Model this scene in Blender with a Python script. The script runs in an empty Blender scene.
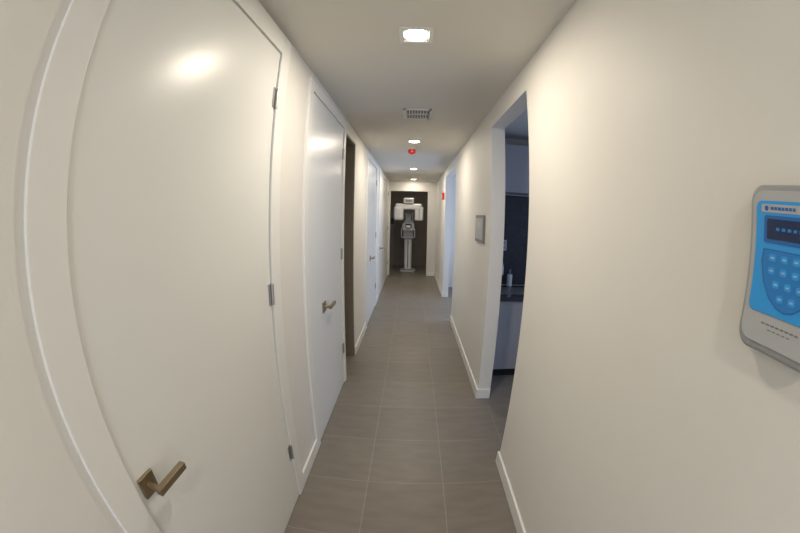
import bpy, bmesh, math, mathutils
H=2.6
# corridor dimensions (metres): x right, y along the corridor, z up; camera station at x=y=0
h=1.6663; a=.6477; b=.6557; zt=2.4664; ztr=2.4427; xl=.0083
d1,d2,d3,d4,d5,d6,d7=.391,1.476,2.0786,3.1343,1.8917,2.8678,9.4996
sc=bpy.context.scene
sc.view_settings.view_transform='Standard'
def mat(name,col,rough=.5,metal=0,bump=0,var=0,scale=8,emit=0,spec=None):
    m=bpy.data.materials.new(name);m.use_nodes=True;nt=m.node_tree;bs=nt.nodes['Principled BSDF']
    bs.inputs['Base Color'].default_value=(*col,1);bs.inputs['Roughness'].default_value=rough;bs.inputs['Metallic'].default_value=metal
    if spec is not None: bs.inputs['Specular IOR Level'].default_value=spec
    if emit: bs.inputs['Emission Color'].default_value=(*col,1);bs.inputs['Emission Strength'].default_value=emit
    tc=nt.nodes.new('ShaderNodeTexCoord')
    if var:
        n=nt.nodes.new('ShaderNodeTexNoise');n.inputs['Scale'].default_value=scale;n.inputs['Detail'].default_value=6
        nt.links.new(tc.outputs['Object'],n.inputs['Vector'])
        mx=nt.nodes.new('ShaderNodeMix');mx.data_type='RGBA';mx.inputs[6].default_value=(*[k*(1-var) for k in col],1);mx.inputs[7].default_value=(*[min(1,k*(1+var)) for k in col],1)
        nt.links.new(n.outputs['Fac'],mx.inputs[0]);nt.links.new(mx.outputs[2],bs.inputs['Base Color'])
    if bump:
        n=nt.nodes.new('ShaderNodeTexNoise');n.inputs['Scale'].default_value=180;nt.links.new(tc.outputs['Object'],n.inputs['Vector'])
        bp=nt.nodes.new('ShaderNodeBump');bp.inputs['Strength'].default_value=bump;bp.inputs['Distance'].default_value=.002
        nt.links.new(n.outputs['Fac'],bp.inputs['Height']);nt.links.new(bp.outputs['Normal'],bs.inputs['Normal'])
    return m
M={}
M['wall']=mat('wall_paint',(.77,.75,.70),.6,bump=.15,var=.015)
M['ceil']=mat('ceiling_paint',(.70,.675,.62),.8,bump=.1)
M['door']=mat('door_lacquer',(.79,.80,.775),.31,spec=.28)
M['trim']=mat('trim_paint',(.82,.82,.79),.4)
M['bronze']=mat('brushed_bronze',(.34,.27,.18),.33,.9)
M['steel']=mat('steel',(.5,.5,.5),.35,.9)
M['white']=mat('white_plastic',(.8,.8,.78),.4)
M['red']=mat('red_plastic',(.55,.02,.015),.4)
M['black']=mat('black_plastic',(.02,.02,.022),.5)
M['lamp']=mat('lamp_glow',(1,.91,.75),.5,emit=14)
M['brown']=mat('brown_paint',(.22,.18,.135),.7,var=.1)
M['jamb']=mat('dark_jamb_paint',(.24,.205,.155),.6)
M['cab']=mat('cabinet_laminate',(.36,.36,.38),.45)
M['splash']=mat('dark_stone',(.04,.04,.05),.3,var=.4,scale=25)
M['count']=mat('granite_counter',(.05,.05,.06),.2,var=.5,scale=60)
M['grey']=mat('grey_plastic',(.33,.34,.345),.4)
M['dgrey']=mat('dark_grey_plastic',(.20,.20,.20),.4)
M['lgrey']=mat('light_grey_plastic',(.46,.47,.475),.35)
M['blue']=mat('blue_membrane',(.03,.34,.80),.28)
M['dblue']=mat('deep_blue_membrane',(.015,.14,.45),.3)
M['mblue']=mat('mid_blue_membrane',(.02,.22,.60),.3)
M['lcd']=mat('lcd_glass',(.008,.025,.09),.12)
M['btn']=mat('button_pale_blue',(.30,.55,.80),.4)
M['sheet']=mat('paper',(.6,.6,.56),.6)
def newobj(name,me,parent=None):
    o=bpy.data.objects.new(name,me);sc.collection.objects.link(o)
    if parent:o.parent=parent
    return o
def boxes(name,bl,m,parent=None,bevel=0):
    bm=bmesh.new()
    for x0,x1,y0,y1,z0,z1 in bl:
        r_=bmesh.ops.create_cube(bm,size=1)
        for v in r_['verts']: v.co=((x0+x1)/2+v.co.x*(x1-x0),(y0+y1)/2+v.co.y*(y1-y0),(z0+z1)/2+v.co.z*(z1-z0))
    me=bpy.data.meshes.new(name);bm.to_mesh(me);bm.free();me.materials.append(m)
    o=newobj(name,me,parent)
    if bevel:
        md=o.modifiers.new('b','BEVEL');md.width=bevel;md.segments=3
    return o
def prism(name,pts,axis,t0,t1,m,parent=None,bevel=0):
    bm=bmesh.new()
    def P(u,v,t): return (t,u,v) if axis=='x' else ((u,t,v) if axis=='y' else (u,v,t))
    A_=[bm.verts.new(P(u,v,t0)) for u,v in pts];B_=[bm.verts.new(P(u,v,t1)) for u,v in pts]
    bm.faces.new(A_);bm.faces.new(B_[::-1])
    for i in range(len(pts)): bm.faces.new((A_[i],B_[i],B_[(i+1)%len(pts)],A_[(i+1)%len(pts)]))
    bmesh.ops.recalc_face_normals(bm,faces=bm.faces)
    me=bpy.data.meshes.new(name);bm.to_mesh(me);bm.free();me.materials.append(m)
    o=newobj(name,me,parent)
    if bevel:
        md=o.modifiers.new('b','BEVEL');md.width=bevel;md.segments=4;md.limit_method='ANGLE';md.angle_limit=.8
    return o
def cyl(name,c,rad,t0,t1,axis,m,parent=None,n=32,bevel=0):
    return prism(name,[(c[0]+rad*math.cos(2*math.pi*i/n),c[1]+rad*math.sin(2*math.pi*i/n)) for i in range(n)],axis,t0,t1,m,parent,bevel)
def rrect(u0,u1,v0,v1,rr,n=8):
    P=[]
    for cx,cy,a0 in [(u1-rr,v1-rr,0),(u0+rr,v1-rr,90),(u0+rr,v0+rr,180),(u1-rr,v0+rr,270)]:
        for i in range(n+1):
            t=math.radians(a0+90*i/n);P.append((cx+rr*math.cos(t),cy+rr*math.sin(t)))
    return P
def empty(name):
    o=bpy.data.objects.new(name,None);sc.collection.objects.link(o);return o
T=.12; YB=-2.5; g=.004; cw=.11
oY0,oY1=3.29,3.86
D3a,D3b=4.92,6.15
D4a,D4b=6.7,9.2
def wallseg(name,x0,x1,ops,ya,yb):
    bl=[];c_=ya
    for o0,o1,z in ops:
        bl.append((x0,x1,c_,o0,0,H)); bl.append((x0,x1,o0,o1,z,H)); c_=o1
    bl.append((x0,x1,c_,yb,0,H)); return boxes(name,bl,M['wall'])
wallseg('wall_left',-a-T,-a,[(d1-g,d2+g,zt+g),(d3-g,d4+g,zt+g),(oY0,oY1,zt),(D3a-g,D3b+g,zt+g),(D4a-g,D4b+g,zt+g)],YB,d7+.12)
def casing(n,y0,y1,z,w=cw):
    X0,X1=(-a-.01,-a+.014)
    boxes('trim_%d'%n,[(X0,X1,y0-g-w,y0-g,0,z+w),(X0,X1,y1+g,y1+g+w,0,z+w),(X0,X1,y0-g,y1+g,z+g,z+w)],M['trim'],bevel=.003)
casing(1,d1,d2,zt);casing(2,d3,d4,zt,.08);casing(3,D3a,D3b,zt,.06);casing(4,D4a,D4b,zt,.06)
boxes('trim_5',[(-a-T-.02,-a-.003,oY1-.02,oY1-.001,0,zt-.001),(-a-T-.02,-a-.003,oY0+.001,oY0+.02,0,zt-.001),(-a-T-.02,-a-.003,oY0+.02,oY1-.02,zt-.02,zt-.001)],M['jamb'])
def door(n,y0,y1,hy,hz,hin,k=1):
    e=empty('door_%d'%n)
    boxes('slab',[(-a-.04,-a+.004,y0,y1,.006,zt)],M['door'],e,.002)
    xf=-a+.004
    boxes('rose',[(xf,xf+.01,hy-.033*k,hy+.033*k,hz-.033*k,hz+.033*k)],M['bronze'],e,.002)
    cyl('neck',(hy,hz),.011,xf+.01,xf+.055,'x',M['bronze'],e)
    boxes('lever',[(xf+.043,xf+.062,hy-.013,hy+.125*k,hz-.011*k,hz+.011*k)],M['bronze'],e,.002)
    for i,z in enumerate(hin):
        cyl('hinge_%d'%(i+1),(-a+.012,y1+.002),.008,z-.05,z+.05,'z',M['steel'],e,16)
        boxes('hinge_leaf_%d'%(i+1),[(-a+.004,-a+.0065,y1-.03,y1-.001,z-.05,z+.05)],M['steel'],e)
    return e
HZ=[2.22,1.30,.38]
door(1,d1,d2,.44,1.03,HZ)
door(2,d3,d4,2.46,.98,HZ,1.2)
door(3,D3a,D3b,D3a+.45,.98,HZ,1.2);door(4,D4a,D4b,D4a+.3,.98,HZ)
bh,bt=.10,.014
def bb(name,segs): boxes(name,segs,M['trim'],bevel=.003)
bb('baseboard_left',[(-a,-a+bt,YB,d1-g-cw,0,bh),(-a,-a+bt,d2+g+cw,d3-g-.08,0,bh),(-a,-a+bt,oY1-bt,D3a-.065,0,bh),(-a,-a+bt,D3b+.065,D4a-.065,0,bh)])
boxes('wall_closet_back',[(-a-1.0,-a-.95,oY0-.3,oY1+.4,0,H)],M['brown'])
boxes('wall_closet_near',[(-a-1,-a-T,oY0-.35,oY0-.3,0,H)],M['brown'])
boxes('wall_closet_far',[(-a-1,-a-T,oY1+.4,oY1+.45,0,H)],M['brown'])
o2a,o2b=5.35,7.02
wallseg('wall_right',b,b+T,[(d5,d6,ztr),(o2a,o2b,ztr)],YB,d7+.12)
bb('baseboard_right',[(b-bt,b,YB,d5,0,bh),(b-bt,b+T,d5,d5+bt,0,bh),(b-bt,b,d6,o2a,0,bh),(b-bt,b+T,d6-bt,d6,0,bh),(b-bt,b,o2b,d7,0,bh),(b-bt,b+T,o2b-bt,o2b,0,bh)])
boxes('ceiling',[(-2.2,3.4,YB-.1,d7+3,H,H+.1)],M['ceil'])
# ---- tiled floor
m=bpy.data.materials.new('floor_tile');m.use_nodes=True;nt=m.node_tree;bs=nt.nodes['Principled BSDF']
tc=nt.nodes.new('ShaderNodeTexCoord');mp=nt.nodes.new('ShaderNodeMapping');br=nt.nodes.new('ShaderNodeTexBrick')
mp.inputs['Location'].default_value=(.235,-1.69,0)
nt.links.new(tc.outputs['Object'],mp.inputs['Vector']);nt.links.new(mp.outputs['Vector'],br.inputs['Vector'])
br.offset=0;br.inputs['Scale'].default_value=1;br.inputs['Brick Width'].default_value=.485;br.inputs['Row Height'].default_value=.5
br.inputs['Mortar Size'].default_value=.0025;br.inputs['Color1'].default_value=(.190,.168,.140,1);br.inputs['Color2'].default_value=(.215,.190,.160,1);br.inputs['Mortar'].default_value=(.29,.26,.22,1)
n=nt.nodes.new('ShaderNodeTexNoise');n.inputs['Scale'].default_value=5;n.inputs['Detail'].default_value=8;mp2=nt.nodes.new('ShaderNodeMapping');mp2.inputs['Scale'].default_value=(1,3,1);mp2.inputs['Rotation'].default_value=(0,0,.5)
nt.links.new(tc.outputs['Object'],mp2.inputs['Vector']);nt.links.new(mp2.outputs['Vector'],n.inputs['Vector'])
rp=nt.nodes.new('ShaderNodeMapRange');rp.inputs[3].default_value=.78;rp.inputs[4].default_value=1.22;nt.links.new(n.outputs['Fac'],rp.inputs[0])
mu=nt.nodes.new('ShaderNodeVectorMath');mu.operation='MULTIPLY';nt.links.new(br.outputs['Color'],mu.inputs[0]);nt.links.new(rp.outputs[0],mu.inputs[1]);nt.links.new(mu.outputs[0],bs.inputs['Base Color'])
bs.inputs['Roughness'].default_value=.42
boxes('floor',[(-2.2,3.4,YB-.1,d7+3,-.1,0)],m)
boxes('wall_back',[(-a-T,b+T,YB-.1,YB,0,H)],M['wall'])
# ---- end wall
e0,e1,ez=-.605,.414,2.31
boxes('wall_end',[(-a-T,e0,d7,d7+T,0,H),(e1,b+T,d7,d7+T,0,H),(e0,e1,d7,d7+T,ez,H)],M['wall'])
bb('baseboard_end',[(e1,b-bt,d7-bt,d7,0,bh)])
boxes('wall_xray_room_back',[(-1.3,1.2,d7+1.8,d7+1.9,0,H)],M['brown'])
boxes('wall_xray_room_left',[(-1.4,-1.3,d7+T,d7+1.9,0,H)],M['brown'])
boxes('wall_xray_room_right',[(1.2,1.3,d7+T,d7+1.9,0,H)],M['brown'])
# ---- panoramic X-ray machine
X=empty('dental_xray_machine');cx=-.11;cy=d7+.75
prism('base',rrect(cx-.22,cx+.22,cy-.2,cy+.3,.06),'z',0,.04,M['lgrey'],X,.01)
boxes('column',[(cx-.11,cx+.11,cy+.1,cy+.25,.05,2.05)],M['white'],X,.02)
boxes('carriage',[(cx-.14,cx+.14,cy+.02,cy+.12,.95,1.75)],M['lgrey'],X,.02)
boxes('lower_front',[(cx-.09,cx+.09,cy-.02,cy+.1,.05,.95)],M['white'],X,.03)
boxes('column_groove',[(cx-.015,cx+.015,cy-.024,cy-.018,.1,.9)],M['dgrey'],X)
boxes('overhead_arm',[(cx-.15,cx+.15,cy-.4,cy+.2,1.98,2.14)],M['white'],X,.04)
boxes('maker_plate',[(cx-.08,cx+.08,cy-.405,cy-.4,2.03,2.08)],M['grey'],X)
boxes('rotating_arm',[(cx-.38,cx+.38,cy-.34,cy-.14,1.80,1.98)],M['white'],X,.05)
boxes('tube_head',[(cx-.42,cx-.14,cy-.36,cy-.08,1.50,1.9)],M['white'],X,.06)
boxes('sensor_head',[(cx+.18,cx+.42,cy-.33,cy-.12,1.50,1.9)],M['white'],X,.04)
boxes('sensor_slot',[(cx+.295,cx+.31,cy-.335,cy-.33,1.56,1.84)],M['dgrey'],X)
prism('control_shelf',rrect(cx-.17,cx+.17,1.20,1.44,.07),'y',cy-.2,cy+.04,M['lgrey'],X,.01)
prism('control_display',rrect(cx-.10,cx+.10,1.28,1.40,.03),'y',cy-.206,cy-.2,M['dgrey'],X)
boxes('chin_arm',[(cx-.06,cx+.06,cy-.4,cy-.18,1.30,1.36)],M['white'],X,.02)
cyl('chin_rest',(cx,cy-.34),.06,1.36,1.40,'z',M['black'],X)
cyl('bite_post',(cx,cy-.34),.012,1.40,1.54,'z',M['steel'],X)
boxes('temple_support',[(cx-.11,cx-.08,cy-.36,cy-.31,1.5,1.74),(cx+.08,cx+.11,cy-.36,cy-.31,1.5,1.74),(cx-.11,cx+.11,cy-.33,cy-.31,1.72,1.82)],M['black'],X,.01)
boxes('handle_grips',[(cx-.2,cx-.17,cy-.32,cy-.29,1.0,1.28),(cx+.17,cx+.2,cy-.32,cy-.29,1.0,1.28),(cx-.2,cx+.2,cy-.32,cy-.29,1.0,1.03),(cx-.04,cx+.04,cy-.3,cy,1.0,1.04)],M['grey'],X,.01)
wsf=empty('wall_shelf');boxes('board',[(-1.3,-.52,d7+.9,d7+1.2,1.32,1.36)],M['dgrey'],wsf);boxes('bracket',[(-1.29,-1.26,d7+1.0,d7+1.03,1.1,1.32),(-.62,-.59,d7+1.15,d7+1.18,0,1.32)],M['dgrey'],wsf)
boxes('monitor',[(-.78,-.55,d7+1.0,d7+1.03,1.36,1.56)],M['black'],wsf)
# ---- kitchen
K0=3.27; KX=b+T
boxes('wall_kitchen_back',[(KX,3.3,K0+.6,K0+.7,0,H)],M['wall'])
boxes('wall_kitchen_side',[(3.2,3.3,d5-1.6,K0+.6,0,.9),(3.2,3.3,d5-1.6,K0+.6,2.1,H),(3.2,3.3,d5-1.6,d5-1,.9,2.1),(3.2,3.3,K0+.2,K0+.6,.9,2.1)],M['wall'])
boxes('wall_kitchen_front',[(KX,3.3,d5-1.7,d5-1.6,0,H)],M['wall'])
kc=empty('kitchen_base_cabinet')
boxes('carcass',[(KX+.01,2.6,K0+.03,K0+.58,.1,.86)],M['cab'],kc)
boxes('toe_kick',[(KX+.01,2.6,K0+.08,K0+.58,0,.1)],M['black'],kc)
boxes('doors',[(KX+.012+i*.45,KX-.002+.45*(i+1),K0+.01,K0+.03,.11,.85) for i in range(4)],M['cab'],kc,.002)
boxes('door_pulls',[(KX+.40+i*.45,KX+.41+i*.45,K0-.01,K0+.012,.68,.8) for i in range(4)],M['steel'],kc,.002)
boxes('countertop',[(KX+.01,2.6,K0-.02,K0+.58,.86,.90)],M['count'],kc,.004)
boxes('sink_rim',[(.86,1.3,K0+.1,K0+.12,.895,.901),(.86,1.3,K0+.44,K0+.46,.895,.901),(.86,.88,K0+.1,K0+.46,.895,.901),(1.28,1.3,K0+.1,K0+.46,.895,.901)],M['steel'],kc)
boxes('sink_basin',[(.88,1.28,K0+.12,K0+.44,.896,.9005)],M['dgrey'],kc)
boxes('wall_backsplash',[(KX+.01,2.6,K0+.588,K0+.599,.905,1.93)],M['splash'])
kf=empty('kitchen_faucet')
cv=bpy.data.curves.new('faucet_neck','CURVE');cv.dimensions='3D';cv.bevel_depth=.012;sp_=cv.splines.new('POLY')
pts=[(.98,K0+.5,.912),(.98,K0+.5,1.12)]+[(.98,K0+.42+.08*math.cos(t),1.12+.08*math.sin(t)) for t in [math.pi*i/10 for i in range(1,11)]]+[(.98,K0+.34,1.06)]
sp_.points.add(len(pts)-1)
for i,q_ in enumerate(pts): sp_.points[i].co=(*q_,1)
cv.materials.append(M['steel']);newobj('neck',cv,kf);cyl('flange',(.98,K0+.5),.025,.901,.913,'z',M['steel'],kf)
ds=empty('soap_dispenser');cyl('bottle',(1.12,K0+.52),.03,.9015,1.04,'z',M['white'],ds,20,.006);cyl('pump',(1.12,K0+.52),.008,1.04,1.09,'z',M['grey'],ds,12)
boxes('spout',[(1.115,1.125,K0+.48,K0+.525,1.085,1.095)],M['grey'],ds)
ot=empty('wall_outlet');boxes('plate',[(1.0,1.08,K0+.581,K0+.589,1.30,1.42)],M['lgrey'],ot,.002);boxes('sockets',[(1.025,1.055,K0+.579,K0+.582,1.32,1.35),(1.025,1.055,K0+.579,K0+.582,1.37,1.40)],M['dgrey'],ot)
ku=empty('kitchen_wall_cabinet')
boxes('carcass',[(KX+.01,2.6,K0+.27,K0+.598,1.94,2.45)],M['cab'],ku)
boxes('doors',[(KX+.012+i*.45,KX+.45*(i+1)-.003,K0+.25,K0+.27,1.94,2.45) for i in range(4)],M['cab'],ku,.002)
wd=empty('window_1');boxes('frame',[(3.19,3.23,d5-1,K0+.2,.9,.95),(3.19,3.23,d5-1,K0+.2,2.05,2.1),(3.19,3.23,d5-1,d5-.95,.9,2.1),(3.19,3.23,K0+.15,K0+.2,.9,2.1),(3.19,3.23,2.1,2.14,.9,2.1)],M['trim'],wd)
# ---- side room
boxes('wall_side_room_right',[(2.4,2.5,o2a-1.2,o2b+1,0,H)],M['wall'])
boxes('wall_side_room_far',[(KX,2.5,o2b+1,o2b+1.1,0,H)],M['wall'])
boxes('wall_side_room_near',[(KX,2.4,o2a-1.2,o2a-1.1,0,H)],M['wall'])
# ---- ceiling fixtures
for yy in (-1.11,1.6055,4.35,7.04,9.15):
    e=empty('recessed_downlight');z=H;r1=.085;r0=.064
    boxes('trim_ring',[(xl-r1,xl+r1,yy-r1,yy-r0,z-.006,z+.002),(xl-r1,xl+r1,yy+r0,yy+r1,z-.006,z+.002),(xl-r1,xl-r0,yy-r0,yy+r0,z-.006,z+.002),(xl+r0,xl+r1,yy-r0,yy+r0,z-.006,z+.002)],M['white'],e)
    cyl('lens',(xl,yy),.062,z-.004,z+.001,'z',M['lamp'],e)
    l=bpy.data.lights.new('lamp','AREA');l.shape='DISK';l.size=.11;l.energy=14 if yy<9 else 5;l.color=(1,.89,.74);lo=bpy.data.objects.new('lamp',l);sc.collection.objects.link(lo);lo.location=(xl,yy,z-.008);lo.parent=e
V=empty('ceiling_vent')
vx0,vx1,vy0,vy1=-.095,.154,2.94,3.256
boxes('frame',[(vx0,vx1,vy0,vy0+.025,H-.012,H),(vx0,vx1,vy1-.025,vy1,H-.012,H),(vx0,vx0+.025,vy0,vy1,H-.012,H),(vx1-.025,vx1,vy0,vy1,H-.012,H)],M['white'],V,.002)
boxes('back',[(vx0+.02,vx1-.02,vy0+.02,vy1-.02,H-.002,H)],M['dgrey'],V)
boxes('louvres',[(vx0+.025+k*(vx1-vx0-.05)/8,vx0+.033+k*(vx1-vx0-.05)/8,vy0+.02,vy1-.02,H-.012,H-.001) for k in range(9)]+[(vx0+.02,vx1-.02,(vy0+vy1)/2-.008,(vy0+vy1)/2+.008,H-.012,H-.001)],M['white'],V)
sd=empty('smoke_detector');sx,sy=-.022,4.82
cyl('base',(sx,sy),.06,H-.02,H,'z',M['white'],sd);cyl('head',(sx,sy),.052,H-.075,H-.02,'z',M['red'],sd,32,.015);cyl('sensor_tip',(sx,sy),.02,H-.09,H-.075,'z',M['red'],sd,20,.004)
# ---- wall plate
sg=empty('wall_thermostat');boxes('plate',[(b-.018,b,3.09,3.49,1.425,1.685)],M['dgrey'],sg,.006)
boxes('face',[(b-.021,b-.017,3.12,3.46,1.455,1.655)],M['lgrey'],sg,.001)
boxes('display',[(b-.023,b-.020,3.2,3.38,1.56,1.62)],M['sheet'],sg,.001)
fo=empty('fire_alarm_strobe');fy=o2b+.25;boxes('body',[(b-.05,b+.002,fy-.06,fy+.06,2.0,2.14)],M['red'],fo,.008);boxes('lens',[(b-.06,b-.05,fy-.02,fy+.02,2.03,2.11)],M['white'],fo)
# ---- control keypad on the right wall
KP=empty('dental_control_keypad')
xf=b-.038
prism('body',rrect(.160,.390,1.482,1.774,.036,10),'x',xf,b+.001,M['grey'],KP,.010)
prism('bezel',rrect(.172,.379,1.498,1.762,.028,10),'x',xf-.003,xf+.001,M['lgrey'],KP,.0015)
prism('membrane',rrect(.180,.368,1.552,1.744,.014,8),'x',xf-.005,xf-.002,M['blue'],KP,.001)
xm=xf-.005
prism('label_strip',rrect(.190,.354,1.724,1.738,.004,4),'x',xm-.001,xm,M['lgrey'],KP)
cyl('logo',(.340,1.731),.0045,xm-.002,xm-.001,'x',M['dblue'],KP)
boxes('logo_text',[(xm-.002,xm-.001,.265+i*.0095,.272+i*.0095,1.7285,1.7335) for i in range(7)],M['dblue'],KP)
prism('lcd_frame',rrect(.196,.346,1.672,1.719,.005,4),'x',xm-.001,xm,M['dblue'],KP)
prism('lcd_screen',rrect(.204,.338,1.679,1.713,.003,4),'x',xm-.002,xm,M['lcd'],KP)
boxes('lcd_text',[(xm-.0026,xm-.0018,.215+i*.015,.224+i*.015,1.694,1.699) for i in range(7)],M['mblue'],KP)
# shield-shaped key zone, wide at the top and rounded to the bottom
def shield(s):
    c0=(.272,1.614);P_=[(.345,1.662),(.199,1.662),(.196,1.640),(.206,1.606),(.226,1.580),(.250,1.566),(.272,1.562),(.294,1.566),(.318,1.580),(.338,1.606),(.348,1.640)]
    return [(c0[0]+(u-c0[0])*s,c0[1]+(v-c0[1])*s) for u,v in P_]
prism('keypad_zone',shield(1),'x',xm-.001,xm,M['dblue'],KP,0)
prism('keypad_inner',shield(.955),'x',xm-.0016,xm-.0005,M['mblue'],KP,0)
for r_,wdt in enumerate((4,4,3,2)):
    for c_ in range(wdt):
        cyc=.272+(c_-(wdt-1)/2)*.031;czc=1.648-r_*.0215
        prism('key_%d_%d'%(r_+1,c_+1),rrect(cyc-.0095,cyc+.0095,czc-.006,czc+.006,.005,4),'x',xm-.0028,xm-.001,M['blue'],KP)
        boxes('key_mark_%d_%d'%(r_+1,c_+1),[(xm-.0034,xm-.0027,cyc-.0045,cyc+.0045,czc-.0015,czc+.0015)],M['btn'],KP)
boxes('caption',[(xf-.0034,xf-.0028,.225+i*.013,.235+i*.013,1.534,1.537) for i in range(8)]+[(xf-.0034,xf-.0028,.245+i*.013,.254+i*.013,1.526,1.528) for i in range(5)],M['dgrey'],KP)
# ---- daylight, plus an added fill in the X-ray room
def area(name,loc,rot_,sx,sy,e,col):
    l=bpy.data.lights.new(name,'AREA');l.shape='RECTANGLE';l.size=sx;l.size_y=sy;l.energy=e;l.color=col;o=bpy.data.objects.new(name,l);sc.collection.objects.link(o);o.location=loc;o.rotation_euler=rot_
area('window_daylight',(3.28,2.1,1.5),(0,math.radians(90),0),1.1,1.9,19,(.48,.63,1))
area('side_room_daylight',(2.35,(o2a+o2b)/2,1.5),(0,math.radians(90),0),1.4,1.6,38,(.50,.66,1))
area('back_daylight',(0,YB+.05,1.5),(math.radians(90),0,0),1,1.8,15,(.58,.73,1))
area('xray_room_fill',(0,d7+.45,H-.05),(0,0,0),.3,.3,4,(1,.9,.78))  # weak warm fill added to brighten the X-ray machine; no fitting behind it
w=bpy.data.worlds.new('world');sc.world=w;w.use_nodes=True;w.node_tree.nodes['Background'].inputs[0].default_value=(.5,.65,1,1);w.node_tree.nodes['Background'].inputs[1].default_value=.5
# ---- fisheye camera
cam=bpy.data.cameras.new('camera');co=bpy.data.objects.new('camera',cam);sc.collection.objects.link(co)
p,y,r=-.1489,-.0324,.0192
F=mathutils.Vector((math.sin(y)*math.cos(p), math.cos(y)*math.cos(p), math.sin(p)));rt=mathutils.Vector((math.cos(y),-math.sin(y),0));up=rt.cross(F)
R=rt*math.cos(r)+up*math.sin(r); U=up*math.cos(r)-rt*math.sin(r)
co.matrix_world=mathutils.Matrix(((R[0],U[0],-F[0],0),(R[1],U[1],-F[1],0),(R[2],U[2],-F[2],h),(0,0,0,1)))
cam.type='PANO';cam.sensor_fit='HORIZONTAL';cam.sensor_width=8400/349.82;cam.clip_start=.01
sc.camera=co
